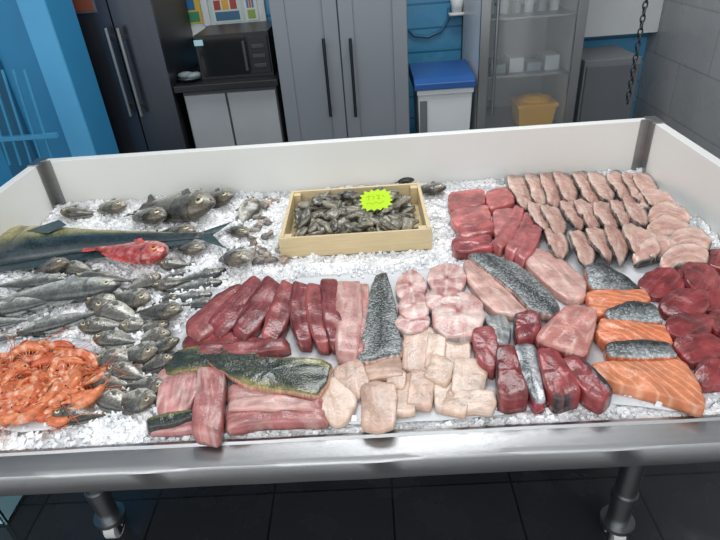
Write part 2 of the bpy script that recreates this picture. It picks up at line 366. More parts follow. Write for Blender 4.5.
def poster(name,x0,x1,z0,z1,y,cols):
    m=M(); m.box(x0,x1,y-.003,y,z0,z1,0)
    n=7; h=(z1-z0)/n
    for i in range(n):
        k=i%3
        if k==0:
            m.box(x0+.015,x1-.015,y-.005,y-.003,z0+i*h+.01,z0+(i+1)*h-.005,1)
        elif k==1:
            w=(x1-x0-.03)/3
            for j in range(3): m.box(x0+.015+j*w,x0+.015+j*w+w*.8,y-.005,y-.003,z0+i*h+.006,z0+(i+1)*h-.006,2+(j+i)%2)
        else: m.box(x0+.03,x1-.05,y-.005,y-.003,z0+i*h+.01,z0+i*h+.03,3)
    return m.build(name,[plain(name+'_c%d_%s'%(i,cols[0][1:]),c,.5) for i,c in enumerate(cols)],False)
poster('poster',wx0+.05,xm-.03,wz0+.035,1.75,BW-.009,['#d9b340','#3f8f6a','#c65b32','#2e6fa1'])
poster('poster',xm+.04,xm+.22,wz0+.03,1.7,BW-.009,['#c9d4cf','#3d6c8c','#d8a637','#a54038'])
poster('poster',xm+.24,wx1-.05,wz0+.03,1.7,BW-.009,['#d7dbd8','#8cab4e','#c96d33','#4a7fb0'])
bY=3.12; bx0=B(427,110,bY)[0]; bx1=B(472,110,bY)[0]; bz=B(450,88,bY)[1]
m=M()
def frust(m,x0,x1,y0,y1,z0,z1,ins,mi):
    b=len(m.v)
    for z,i in ((z0,ins),(z1,0)):
        for x,y in ((x0+i,y0+i),(x1-i,y0+i),(x1-i,y1-i),(x0+i,y1-i)): m.vert((x,y,z))
    for q in ((3,2,1,0),(4,5,6,7),(0,1,5,4),(1,2,6,5),(2,3,7,6),(3,0,4,7)): m.face([b+i for i in q],mi)
frust(m,bx0-.05,bx1,bY,bY+.36,.0,bz,.03,0)
m.box(bx0-.055,bx1+.005,bY-.01,bY+.37,bz-.03,bz,0)
lx=bx0-.07
b0=len(m.v)
for yy,zz in ((bY-.02,bz),(bY-.02,bz+.035),(bY+.03,bz+.055),(bY+.34,bz+.075),(bY+.38,bz+.05),(bY+.38,bz)):
    m.vert((lx,yy,zz)); m.vert((bx1+.01,yy,zz))
for i in range(5): m.face((b0+2*i,b0+2*i+1,b0+2*i+3,b0+2*i+2),1)
m.face([b0+2*i for i in range(6)][::-1],1); m.face([b0+2*i+1 for i in range(6)],1); m.face((b0,b0+10,b0+11,b0+1),1)
m.box(bx0-.04,bx0+.0,bY-.006,bY,.2,bz-.06,2)  # dark grey slot down the left of the bin front
m.build('pedal_bin',[plain('bin_white','#c6cbcd',.35),plain('bin_lid_blue','#234f8a',.35),plain('bin_slot_grey','#5d6468',.4)],False,.006)
gY=3.12; gx0=bx1+.03; gx1=B(580,70,gY)[0]
def glass():
    m,nt,b=nm('cooler_glass'); b.inputs['Base Color'].default_value=(.93,.96,.97,1); b.inputs['Transmission Weight'].default_value=.93
    nz=N(nt,'ShaderNodeTexNoise'); nz.inputs['Scale'].default_value=6
    mr=N(nt,'ShaderNodeMapRange'); mr.inputs[3].default_value=.02; mr.inputs[4].default_value=.12; nt.links.new(nz.outputs[0],mr.inputs[0]); nt.links.new(mr.outputs[0],b.inputs['Roughness']); return m
m=M(); m.box(gx0,gx1,BW-.06,BW-.02,.05,2.1,0); m.box(gx0,gx0+.03,gY+.03,BW-.02,.05,2.1,0); m.box(gx1-.03,gx1,gY+.03,BW-.02,.05,2.1,0)
m.box(gx0,gx1,gY+.03,BW-.02,.0,.16,0); m.box(gx0,gx1,gY+.03,BW-.02,2.06,2.1,0)
for a,b in ((gx0,gx0+.05),(gx1-.05,gx1)): m.box(a,b,gY,gY+.03,.05,2.1,1)
m.box(gx0,gx1,gY,gY+.03,.05,.2,1); m.box(gx0,gx1,gY,gY+.03,2.0,2.1,1)
m.box(gx0+.05,gx1-.05,gY+.012,gY+.018,.2,2.0,2)
ysh=B(533,122,gY+.2)[1]
for z in (ysh-.012,ysh+.3,ysh+.6,ysh+.95): 
    m.box(gx0+.03,gx1-.03,gY+.08,BW-.06,z,z+.012,3)
m.tube([(gx0+.075,gY-.04,.75),(gx0+.075,gY-.04,1.35)],.01,10,mi=1)
for z in (.8,1.3): m.box(gx0+.065,gx0+.085,gY-.04,gY+.01,z,z+.02,1)
for i in range(6):
    x=gx0+.1+i*.07; h=U(.1,.2); m.tube([(x,gY+.25,ysh+.612),(x,gY+.25,ysh+.612+h*.7),(x,gY+.25,ysh+.612+h)],[.026,.026,.01],10,mi=4+(i%2))
for i in range(4):
    x=gx0+.1+i*.1; m.box(x,x+.08,gY+.15,gY+.3,ysh+.312,ysh+.36+.03*(i%2),4+(i%2))
yx=B(533,105,gY+.2)[0]
frust(m,yx-.11,yx+.11,gY+.1,gY+.3,ysh,ysh+.13,.015,6); m.box(yx-.118,yx+.118,gY+.092,gY+.308,ysh+.118,ysh+.135,6)
m.ell((yx,gY+.2,ysh+.14),((.09,0,0),(0,.08,0),(0,0,.03)),(1,1,1),6,14,10,lambda d:1+.15*noise.noise(d*3))
m.build('display_cooler',[plain('cooler_inner','#c4c9cb',.35),STEELD,glass(),STEELD,plain('bottle_a','#8a9aa0',.2),plain('bottle_b','#c9cdd0',.3),plain('yellow_tub','#ffb800',.4)],False,.002)
px0=B(466,60,BW-.1)[0]
m=M(); m.box(px0,px0+.07,BW-.015,BW-.001,0,2.9); m.build('trim_1',[plain('trim_blue_white','#8fb3c6',.5)],False)
ax0=B(588,40,BW-.25)[0]
m=M(); m.box(ax0,XW-.002,BW-.12,BW-.001,1.02,2.9,0); m.build('wall_panel',[plain('white_wall','#c8cccd',.5)],False)
m=M(); x2=max(B(578,90,3.3)[0],gx1+.01); x3=B(632,90,3.3)[0]
m.box(x2,x3,3.25,3.6,0,B(600,60,3.25)[1],0); m.box(x2+.01,x3-.01,3.235,3.25,.05,B(600,60,3.25)[1]-.03,1)
m.build('chest_cabinet',[plain('grey_cab','#6e7276',.5),plain('grey_cab_front','#5b6064',.4)],False,.004)
m=M(); cxx,_=B(636,55,3.0); z=2.88; i=0
while z>.8:
    pts=[]
    for k in range(13):
        a=2*math.pi*k/12; p=Vector((.011*math.cos(a),0,.02*math.sin(a)))
        if i%2: p=Vector((0,p.x,p.z))
        pts.append((cxx+p.x,3.0+p.y,z+p.z))
    m.tube(pts,.0042,6,cap=False); z-=.031; i+=1
m.build('hanging_chain',[plain('chain_metal','#4c4e50',.35,.8)])
m=M(); pts=[]
for u,v in ((409,30),(415,36),(428,37),(441,31),(448,20),(449,8)):
    x,zz=B(u,v,BW-.02); pts.append((x,BW-.02,zz))
m.tube(pts,.009,8); m.build('wall_cable',[plain('cable_blue','#2c6486',.4)])
x,zz=B(457,5,BW-.05); m=M(); m.tube([(x,BW-.05,zz-.04),(x,BW-.05,zz+.05)],[.03,.045],16); m.box(x-.05,x+.05,BW-.09,BW-.02,zz-.055,zz-.04)
m.build('paper_cup',[plain('cup_white','#dfe2e2',.5)])
# ================================================================ TABLE
XL,XR,YB,YF,WH=-1.2,.982,1.92,.75,.199
m=M(); zt=ICE+WH; z0=.74
m.box(XL-.03,XR+.03,YB,YB+.035,z0,zt,0)
m.box(XL-.03,XL,YF-.02,YB,z0,zt,0); m.box(XR,XR+.03,YF-.02,YB,z0,zt,0)
m.box(XL-.03,XR+.03,YF-.0,YB+.035,z0-.02,z0+.01,1)
t=.003
for x,sg in ((XL,1),(XR,-1)):
    m.box(min(x,x+sg*.035),max(x,x+sg*.035),YB-t,YB,ICE-.03,zt+.006,1)
    m.box(min(x,x+sg*t),max(x,x+sg*t),YB-.04,YB,ICE-.03,zt+.006,1)
    m.box(min(x-sg*.032,x+sg*.01),max(x-sg*.032,x+sg*.01),YB-.04,YB+.037,zt,zt+.004,1)
o1=m.build('display_table',[WHITE,STEEL],False,.003)
m=M(); prof=[(YF+.012,ICE-.05),(YF+.01,ICE-.004),(YF+.004,ICE+.006),(YF-.004,ICE+.008),(YF-.008,ICE+.003),(YF-.046,ICE+.001),(YF-.056,ICE-.001),(YF-.060,ICE-.006),(YF-.061,ICE-.046),(YF-.056,ICE-.051),(YF-.03,ICE-.053),(YF-.03,ICE-.09),(YF-.0,ICE-.1)]
n=len(prof); xs=[XL-.25+(XR+.25-XL+.25)*i/60 for i in range(61)]
rows=[[m.vert((x,a+.0006*math.sin(x*9)+.0004*math.sin(x*31),b+.0006*math.sin(x*14+k))) for k,(a,b) in enumerate(prof)] for x in xs]
for i in range(60):
    for k in range(n-1): m.face((rows[i][k],rows[i][k+1],rows[i+1][k+1],rows[i+1][k]))
m.face(rows[0][::-1]); m.face(rows[-1])
o=m.build('front_rail',[STEEL]); o.parent=o1
md=o.modifiers.new('es','EDGE_SPLIT'); md.split_angle=math.radians(40)
m=M()
for u,v in ((118,532),(612,538)):
    x,y=T(u,v,.0)
    for yy in (y,YB-.1):
        m.tube([(x,yy,.1),(x,yy,.74)],.032,20,mi=0)
        m.tube([(x,yy,.085),(x,yy,.1)],.05,20,mi=0); m.tube([(x,yy,.2),(x,yy,.235)],.037,20,mi=0)
        m.box(x-.03,x-.024,yy-.03,yy+.03,.03,.09,0); m.box(x+.024,x+.03,yy-.03,yy+.03,.03,.09,0)
        m.tube([(x-.018,yy,.042),(x+.018,yy,.042)],.042,24,mi=1); m.tube([(x-.032,yy,.042),(x+.032,yy,.042)],.008,10,mi=0)
    m.tube([(x,y,.3),(x,YB-.1,.3)],.018,12,mi=0)
o=m.build('legs',[STEELD,plain('castor_white','#cfd1cf',.4)],False); o.parent=o1
for p in o.data.polygons: p.use_smooth=True
md=o.modifiers.new('es','EDGE_SPLIT'); md.split_angle=math.radians(40)
m=M(); xa_,ya_=T(30,500,.0); 
m.box(xa_-.5,xa_-.03,ya_-.1,ya_+.3,0,.015,0)
for q in ((xa_-.5,xa_-.03,ya_-.1,ya_-.085),(xa_-.5,xa_-.03,ya_+.285,ya_+.3),(xa_-.5,xa_-.485,ya_-.1,ya_+.3),(xa_-.045,xa_-.03,ya_-.1,ya_+.3)): m.box(*q,0,.3,0)
m.box(xa_-.51,xa_-.02,ya_-.11,ya_-.1,.27,.3,0)
m.build('storage_tub',[plain('tub_blue','#9fd0dc',.4)],False,.004)
# ================================================================ LAYOUT OF THE BED
SHEET_L=[T(u,v,.862) for u,v in ((162,348),(205,290),(300,276),(455,266),(560,262),(590,330),(575,398),(510,414),(400,422),(300,424),(150,426))]
SHEET_R=[T(u,v,.862) for u,v in ((446,194),(535,182),(655,177),(700,225),(730,310),(732,390),(698,412),(585,398),(560,330),(480,265))]
SHR=[T(u,v,.862) for u,v in ((-15,345),(40,335),(88,340),(105,362),(92,405),(60,428),(20,432),(-20,425))]
c0=T(283,257,.852); c1=T(431,250,.852); cb=T(420,183,.92)
CX0,CX1,CYF,CYB=c0[0],c1[0],T(357,254,.852)[1],cb[1]
CR=[(CX0,CYF),(CX1,CYF),(CX1,CYB),(CX0,CYB)]
def sheet(name,P,z):
    m=M(); w=resamp(chaikin(P,1),60); c=sum(w,Vector((0,0)))/60; rows=[]
    for t in (.001,.3,.6,.85,.95,1):
        rows.append([m.vert((c.x+(p.x-c.x)*t,c.y+(p.y-c.y)*t,z+.003*noise.noise(Vector((p.x*14*t,p.y*14*t,2)))*(1 if t<1 else 2.0))) for p in w])
    for j in range(5):
        for i in range(60): k=(i+1)%60; m.face((rows[j][i],rows[j+1][i],rows[j+1][k],rows[j][k]))
    m.face(rows[0])
    o=m.build(name,[plain(name+'_white','#d6d9dc',.35,0,10,.03,.3,30)]); so=o.modifiers.new('s','SOLIDIFY'); so.thickness=.0015; return o
sheet('paper_liner',SHEET_L,.859); sheet('paper_liner',SHEET_R,.8575); sheet('paper_liner',SHR,.861)
ZB=.861
# ================================================================ CRATE OF OYSTERS
m=M(); zc=.922; tk=.011
m.box(CX0,CX1,CYF,CYF+tk,.855,zc-.002,0); m.box(CX0,CX1,CYB-tk,CYB,.855,zc,0)
m.box(CX0,CX0+tk,CYF+tk,CYB-tk,.855,zc,0); m.box(CX1-tk,CX1,CYF+tk,CYB-tk,.855,zc,0)
m.box(CX0+tk,CX1-tk,CYF+tk,CYB-tk,.855,.861,0)
for x in (CX0+tk+.012,CX1-tk-.012):
    for y in (CYF+tk+.012,CYB-tk-.012): m.box(x-.012,x+.012,y-.012,y+.012,.861,zc-.004,0)
m.box(CX0-.003,CX1+.003,CYF-.005,CYF,.856,zc+.002,0)
WOOD=plain('crate_wood','#d3bf96',.6,0,14,.18,.4,60,stretch=(1,8,14))
m.build('wooden_crate',[WOOD],False,.0015)
m=M(); pal=[hexc('#565045'),hexc('#6c6556'),hexc('#3d3a34'),hexc('#8a8371'),hexc('#48463b')]
for k in range(200):
    lay=k//60
    x=U(CX0+.04,CX1-(.04,.05,.07,.1)[min(3,lay)]); y=U(CYF+.04,CYB-.04); z=.872+lay*.015+U(0,.012)
    a=U(0,6.3); s=U(.026,.040); R3=Matrix.Rotation(a,3,'Z')@Matrix.Rotation(U(-.6,.6),3,'X')@Matrix.Rotation(U(-.45,.45),3,'Y')
    ax=[R3@Vector((s,0,0)),R3@Vector((0,s*.6,0)),R3@Vector((0,0,s*.28))]; sd=U(0,90); base=random.choice(pal)
    def ocol(d,base=base,sd=sd):
        r=math.sqrt(d.x*d.x+d.y*d.y); lay_=.5+.5*math.sin(r*22+3*noise.noise(Vector((d.x*2+sd,d.y*2,0))))
        c=mixc(base,hexc('#b5ae9b'),max(0,noise.noise(Vector((d.x*3+sd,d.y*3,d.z*3)))*1.6)); return tuple(x*(.65+.5*lay_) for x in c)
    def ofn(d,sd=sd):
        r=math.sqrt(d.x*d.x+d.y*d.y); return (1+.35*noise.noise(Vector((d.x*1.6+sd,d.y*1.6,0)))+.12*noise.noise(Vector((d.x*6+sd,d.y*6,d.z*3)))+.07*math.sin(r*22)*(1-.5*r)-.18*d.x*(abs(d.y)))
    m.ell((x,y,z),ax,ocol,0,20,12,ofn)
m.build('oysters',[vcol('oyster_shell',.3,1,220,.3)])
# price tag
tx,ty=T(376,200,.965); m=M()
dirn=Vector((-tx,-ty,CZ-.96)).normalized(); ux=Vector((1,0.1,.03)).normalized(); uz=dirn.cross(ux).normalized()
if uz.z<0: uz=-uz
c=Vector((tx,ty,.965)); n=32; pts=[]
for i in range(n):
    a=2*math.pi*i/n; r=1 if i%2 else .8; sq_=1/max(abs(math.cos(a))**1.2,abs(math.sin(a))**1.2,.78)**.5; pts.append(c+ux*(.054*r*sq_*math.cos(a))+uz*(.034*r*sq_*math.sin(a)))
f=[m.vert(p) for p in pts]; g=[m.vert(p-dirn*.0015) for p in pts]; m.face(f); m.face(g[::-1])
for i in range(n): m.face((f[i],g[i],g[(i+1)%n],f[(i+1)%n]))
def seg(a,b,w=.0005):
    p=[c+dirn*.001+ux*q[0]+uz*q[1] for q in (a,b)]; m.tube(p,w,5,mi=1)
for l in ([(-.03,.012),(-.018,.016),(-.024,.002)],[(-.012,.014),(-.004,.012),(-.008,.004)],[(.002,.014),(.012,.014),(.006,.002),(.014,.004)],[(-.03,-.008),(-.02,-.006),(-.012,-.012),(-.002,-.006),(.01,-.012),(.024,-.006)],[(.02,.012),(.028,.008)]):
    for i in range(len(l)-1): seg(l[i],l[i+1])
m.tube([c-uz*.03-dirn*.004,Vector((tx,ty-.01,.88))],.002,6,mi=2)
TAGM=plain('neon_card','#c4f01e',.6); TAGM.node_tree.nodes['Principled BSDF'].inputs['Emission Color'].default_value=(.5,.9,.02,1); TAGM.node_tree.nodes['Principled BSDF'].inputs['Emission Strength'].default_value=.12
m.build('price_tag',[TAGM,plain('ink','#8a9c1c',.6),STEELD],False)
# ================================================================ FISH
def interp(t,xs,ys): return float(np.interp(t,xs,ys))
KT=[0,.02,.06,.12,.2,.33,.5,.7,.85,.95,1]
PROF={
 'bream':dict(top=[.03,.14,.24,.36,.46,.52,.48,.33,.17,.1,.1],bot=[.03,.1,.16,.24,.33,.42,.42,.3,.14,.09,.09],w=[.05,.24,.45,.68,.9,1,.9,.6,.32,.18,.1],hr=.44,wr=.24),
 'bass':dict(top=[.04,.16,.26,.36,.44,.5,.48,.36,.22,.16,.16],bot=[.04,.16,.24,.34,.42,.5,.48,.36,.2,.15,.15],w=[.08,.3,.5,.7,.9,1,.95,.7,.4,.22,.12],hr=.22,wr=.15),
 'mahi':dict(top=[.3,.42,.5,.55,.56,.48,.34,.22,.14,.1,.1],bot=[.2,.3,.42,.52,.54,.44,.28,.18,.11,.09,.09],w=[.3,.5,.7,.85,1,1,.8,.5,.3,.15,.1],hr=.235,wr=.1),
 'red':dict(top=[.05,.2,.32,.44,.5,.5,.4,.26,.16,.12,.12],bot=[.05,.2,.3,.38,.42,.4,.32,.2,.14,.1,.1],w=[.1,.4,.6,.85,1,1,.8,.5,.3,.18,.1],hr=.38,wr=.2)}
def jit2(c,p,a,k=1):
    n=1+a*noise.noise(Vector((p.x*60,p.y*60,p.z*60)))*1.6
    return tuple(max(0,min(1,x*n*k)) for x in c)
def fishcol(kind,dk):
    if kind=='bream':
        a,b,c=hexc('#4f4e4a'),hexc('#9c9a90'),hexc('#e0dcd0'); hd=hexc('#7c6f5a')
        def f(t,s,p):
            cc=mixc(mixc(c,b,(s+.85)*.9),a,(s-.15)*1.5)
            if t<.25: cc=mixc(cc,hd,.5)
            if t>.27 and math.sin(s*26)>.55: cc=tuple(x*.8 for x in cc)
            return jit2(cc,p,.3,dk)
        return f
    if kind=='bass':
        a,b,c=hexc('#454a49'),hexc('#a5a8a2'),hexc('#eae8df')
        return lambda t,s,p:jit2(mixc(mixc(c,b,(s+1)*.65),a,(s-.2)*2.0),p,.2,dk)
    if kind=='mahi':
        a,b,c=hexc('#2b3a40'),hexc('#6b7150'),hexc('#c6ba72')
        def f(t,s,p):
            cc=mixc(mixc(c,b,(s+.7)*.9),a,(s-.0)*2.2+(t-.38)*3)
            if noise.noise(Vector((p.x*90,p.y*90,p.z*90)))>.42: cc=mixc(cc,a,.6)
            return jit2(cc,p,.2,dk)
        return f
    a,b,c=hexc('#b03e40'),hexc('#cf6a64'),hexc('#e6bfb4')
    def f(t,s,p):
        cc=mixc(mixc(c,b,(s+1)*1.1),a,s*1.1-.1)
        cc=mixc(cc,c,max(0,noise.noise(Vector((p.x*70,p.y*70,p.z*70)))*.9))
        return jit2(cc,p,.3,dk)
    return f
EYE=vcol('fish_eye',.08,0,10,.5)
PILE=[]
def fish(name,hd,tl,kind='bream',dors=1,dk=1,z=None,hr=None,bend=0,sink=.35,roll=0,pitch=0,wk=1,bury=0):
    P=PROF[kind]; h=Vector((*T(*hd,.87),0)); t_=Vector((*T(*tl,.87),0)); d=t_-h; L=d.length; ex=d/L; ey=Vector((-ex.y,ex.x,0))*dors; ez=Vector((0,0,1))
    h0=h.copy()
    for _ in range(bury):
        t=U(.35,1.05); s=U(-1,1); q=h0+ex*(t*L)+ey*(s*.32*L); PILE.append((q.x,q.y,ICE+U(.0,.022)))
    if pitch:
        ax_=Vector((-ex.y,ex.x,0)); q=Matrix.Rotation(pitch,3,ax_); ex=q@ex; ez=q@ez
        if ex.z>0: q=Matrix.Rotation(-2*pitch,3,ax_); ex=q@ex; ez=q@ez
    if roll:
        q=Matrix.Rotation(roll,3,ex); ey=q@ey; ez=q@ez
    if ez.z<0: ez=-ez
    H_=(hr or P['hr'])*L; W=P['wr']*L/2*wk; zc=(z if z else ICE+.008)+W*(1-sink)
    org=h0+Vector((0,0,zc+L*.5*math.sin(abs(pitch)))); cf=fishcol(kind,dk); BL=L*.84; NS,NA=44,22; m=M()
    if kind=='mahi': BL=L*.88
    rows=[]
    def sp(t): return bend*L*math.sin(math.pi*t)
    for i in range(NS+1):
        t=(i/NS)**1.25; tp=H_*interp(t,KT,P['top']); bt=H_*interp(t,KT,P['bot']); w=W*interp(t,KT,P['w']); r=[]
        for k in range(NA):
            a=2*math.pi*k/NA; sy=math.sin(a); cz=math.cos(a); y=(tp if sy>0 else bt)*sy; zz=w*math.copysign(abs(cz)**.85,cz)
            g=t-(.255-.05*sy*sy)
            if 0<g<.02 : zz*=.9
            p=org+ex*(t*BL)+ey*(y+sp(t))+ez*zz
            col=cf(t,sy,p)
            if -.004<g<.022: col=tuple(x*.4 for x in col)
            if t<.03: col=tuple(x*.6 for x in col)
            if kind in('bass','bream') and abs(sy-.3)<.1 and t>.27: col=tuple(x*.75 for x in col)
            r.append(m.vert(p,col,(t*BL,(a if a<math.pi else 2*math.pi-a)*H_*.3)))
        rows.append(r)
    for i in range(NS):
        for k in range(NA): l=(k+1)%NA; m.face((rows[i][k],rows[i][l],rows[i+1][l],rows[i+1][k]),0)
    m.face(rows[0][::-1],0); m.face(rows[-1],0)
    fc={'bream':hexc('#63635d'),'bass':hexc('#7c817e'),'mahi':hexc('#34464a'),'red':hexc('#b8504b')}[kind]; fc=tuple(x*dk for x in fc)
    tb=H_*.1; tlx=L-BL; spread=H_*({'bream':.36,'bass':.5,'mahi':.5,'red':.3}[kind]); a0=[];a1=[];a2=[]
    for k in range(11):
        s=k/5-1; fork={'mahi':.75,'bream':.4,'bass':.35,'red':.15}[kind]
        a0.append(m.vert(org+ex*BL*.985+ey*(s*tb)+ez*0,fc,(BL,s*tb)))
        a1.append(m.vert(org+ex*(BL+tlx*.5*(1-fork*.5*(1-abs(s))))+ey*(s*(tb+spread)/2)+ez*(.003*math.sin(s*6)),jit(fc,.2),(BL+tlx/2,s*.03)))
        a2.append(m.vert(org+ex*(BL+tlx*(1-fork*(1-abs(s))))+ey*(s*spread)+ez*(.004*math.sin(s*8)),jit(fc,.3),(L,s*.05)))
    for A,Bq in ((a0,a1),(a1,a2)):
        for k in range(10): m.face((A[k],A[k+1],Bq[k+1],Bq[k]),1)
    def finstrip(t0,t1,side,fh,spiky):
        A=[];Bq=[];n=16
        for k in range(n+1):
            t=t0+(t1-t0)*k/n; y=(H_*interp(t,KT,P['top']) if side>0 else -H_*interp(t,KT,P['bot']))*.96+sp(t)
            e=math.sin(math.pi*min(1,(k/n)*.92+.06))**.6*(1 if not spiky or k%2 else .72)
            A.append(m.vert(org+ex*t*BL+ey*y,fc,(t,0))); Bq.append(m.vert(org+ex*(t*BL+fh*.5)+ey*(y+side*fh*e)-ez*(.2*fh),jit(fc,.3),(t,fh)))
        for k in range(n): m.face((A[k],A[k+1],Bq[k+1],Bq[k]),1)
    if kind=='mahi': finstrip(.1,.95,1,H_*.16,False); finstrip(.5,.92,-1,H_*.1,False)
    elif kind=='bass': finstrip(.33,.55,1,H_*.22,True); finstrip(.6,.82,1,H_*.18,False); finstrip(.62,.8,-1,H_*.18,False)
    else: finstrip(.28,.86,1,H_*.15,True); finstrip(.6,.85,-1,H_*.12,False); finstrip(.33,.42,-1,H_*.2,False)
    def surf(t,sy):
        tp=H_*interp(t,KT,P['top']) if sy>0 else H_*interp(t,KT,P['bot']); w=W*interp(t,KT,P['w'])
        return org+ex*t*BL+ey*(tp*sy+sp(t))+ez*(w*abs(math.sqrt(max(0,1-sy*sy)))**.85)
    b=surf(.29,-.15); pl=L*.14; ring=[m.vert(b+ez*.001,fc)]
    for k in range(7):
        a=-.55+.13*k; ring.append(m.vert(b+ex*pl*math.cos(a)*(1-.1*abs(k-3))+ey*pl*math.sin(a)+ez*(.002+.002*(k%2)),jit(tuple(min(1,x*1.3) for x in fc),.2)))
    for k in range(1,7): m.face((ring[0],ring[k],ring[k+1]),1)
    te={'mahi':.1,'bream':.13,'bass':.09,'red':.12}[kind]; se=.3; e=surf(te,se); er={'mahi':.012,'bream':.042,'bass':.02,'red':.034}[kind]*L
    ring_=hexc('#d6cba6') if kind!='red' else hexc('#d9a24a')
    m.ell(e,(ex*er,ey*er,ez*er*.45),ring_,2,14,8); m.ell(e+ez*er*.25,(ex*er*.6,ey*er*.6,ez*er*.4),(.004,.004,.005),2,12,8)
    mo=surf(.045,-.25); m.ell(mo,(ex*L*.035-ey*L*.012,ey*L*.004,ez*L*.006),(.03,.02,.02),2,8,5)
    return m.build(name,[SKIN,FIN,EYE])
fish('mahi_mahi',(-38,256),(238,239),'mahi',-1,1,z=.860,sink=.3,bury=40,hr=.25)
fish('red_scorpionfish',(170,263),(88,257),'red',1,1.0,z=.878,sink=.1)
br=[((62,216),(106,211),-1),((128,212),(92,206),1),((218,218),(142,206),1,.6),((168,226),(128,213),1,.85),((235,206),(192,197),1,.75),
((84,258),(60,240),-1),((205,256),(172,243),1),((249,272),(227,244),1),((254,204),(238,228),1),((162,278),(120,292),1),((64,268),(100,272),-1),
((78,284),(140,282),-1),((72,272),(26,268),1),((152,304),(104,296),1),((80,331),(136,322),-1),((184,318),(130,310),1),((172,334),(120,342),1),
((96,345),(150,340),-1),((182,347),(130,354),1),((96,358),(148,362),-1),((176,362),(126,372),1),((94,380),(142,388),-1),((158,403),(106,396),1),((54,418),(116,410),-1),
((417,182),(380,179),1,.6),((446,193),(408,184),1,.6),((98,311),(150,320),-1),((197,238),(150,230),1,.8),((248,238),(226,222),1,.8),((152,288),(196,276),-1),((120,330),(164,318),-1),
((170,325),(124,330),1),((88,300),(134,306),-1),((130,352),(178,340),-1),((110,372),(152,380),-1),((168,390),(120,384),1),((100,395),(140,410),-1),((160,268),(196,262),-1,.85),((92,290),(58,300),1),((160,358),(112,350),1),((180,296),(140,304),1,.85)]
for q in br:
    fish('sea_bream',q[0],q[1],'bream',q[2],(q[3] if len(q)>3 else 1)*U(.75,1.15),bend=U(-.03,.03),z=ICE+.002+U(0,.016),sink=U(.0,.35),roll=U(-.3,.25),hr=U(.44,.52),pitch=U(.08,.28),bury=24)
for h,t,d,z_ in (((70,284),(-12,292),1,.872),((122,291),(-18,308),1,.865),((-20,318),(84,298),-1,.868),((18,336),(112,312),-1,.865),((-30,330),(40,322),-1,.87),((-30,345),(30,335),-1,.865)):
    fish('sea_bass',h,t,'bass',d,1,z=z_,sink=.1,bend=U(-.02,.02),hr=.25,bury=16)
for h,t,d in (((226,268),(165,282),1),((222,280),(158,292),1),((212,292),(152,300),1),((190,268),(150,282),1),((222,298),(165,306),1)):
    fish('striped_mullet',h,t,'bass',d,.7,z=.856,sink=.4,hr=.28,bend=U(-.04,.04),bury=26)
# ================================================================ ICE
ICEM=icemat('crushed_ice',.68,.6,.2); CHM=icemat('ice_chips',.8,.4,0)
def icez(x,y):
    z=ICE+.013*noise.noise(Vector((x*7,y*7,1)))+.011*noise.noise(Vector((x*38,y*38,3)))
    z+=.02*max(0,1-min(x-XL,XR-x,YB-y)/.12)+(.008 if x<-.35 else 0)
    k=min(1,max(0,(YF+.06-y)/.05)); return z*(1-k)+(ICE-.002+.3*(z-ICE))*k
m=M(); nx,ny=360,200; grid=[]
for j in range(ny+1):
    y=YF+.008+(YB-YF-.012)*j/ny; row=[]
    for i in range(nx+1):
        x=XL+.003+(XR-XL-.006)*i/nx
        fl=inpoly(x,y,SHEET_L) or inpoly(x,y,SHEET_R) or inpoly(x,y,SHR) or inpoly(x,y,CR)
        if fl: z=.850+.003*noise.noise(Vector((x*20,y*20,0)))
        else: z=icez(x,y)+.008*noise.noise(Vector((x*110,y*110,5)))
        row.append(m.vert((x,y,z)))
    grid.append(row)
for j in range(ny):
    for i in range(nx): m.face((grid[j][i],grid[j][i+1],grid[j+1][i+1],grid[j+1][i]),0)
def edged(x,y,P):
    n=len(P); best=9
    for i in range(n):
        a=Vector(P[i]);b=Vector(P[(i+1)%n]);p=Vector((x,y)); ab=b-a; t=max(0,min(1,(p-a).dot(ab)/ab.dot(ab))); best=min(best,(p-a-ab*t).length)
    return best
def chip(x,y,z,r):
    rot=Matrix.Rotation(U(0,6.3),3,Vector((rnd(),rnd(),rnd()+.1)).normalized()); b=len(m.v)
    for q in ((-1,-1,-1),(1,-1,-1),(1,1,-1),(-1,1,-1),(-1,-1,1),(1,-1,1),(1,1,1),(-1,1,1)):
        p=rot@Vector((q[0]*r*U(.6,1.1),q[1]*r*U(.6,1.1),q[2]*r*U(.4,.9))); m.vert((x+p.x,y+p.y,z+p.z))
    for q in ((3,2,1,0),(4,5,6,7),(0,1,5,4),(1,2,6,5),(2,3,7,6),(3,0,4,7)): m.face([b+i for i in q],1)
for cnt in range(21000):
    x=U(XL+.008,XR-.008); y=YF+.012+(YB-YF-.018)*rnd()
    if inpoly(x,y,CR): continue
    ins=[P for P in (SHEET_L,SHEET_R,SHR) if inpoly(x,y,P)]
    if ins:
        if len(ins)>1 or rnd()>.35*math.exp(-edged(x,y,ins[0])/.016): continue
        z=.864
    else: z=icez(x,y)+.002
    chip(x,y,z,U(.002,.0035) if rnd()<.5 else U(.003,.0078))
for x,y,z in PILE:
    if x<XL+.01 or y>YB-.01 or inpoly(x,y,CR) or inpoly(x,y,SHR): continue
    for k in range(3): chip(x+U(-.008,.008),y+U(-.008,.008),max(z-U(0,.012),icez(x,y)),U(.003,.007))
m.build('crushed_ice',[ICEM,CHM],False)
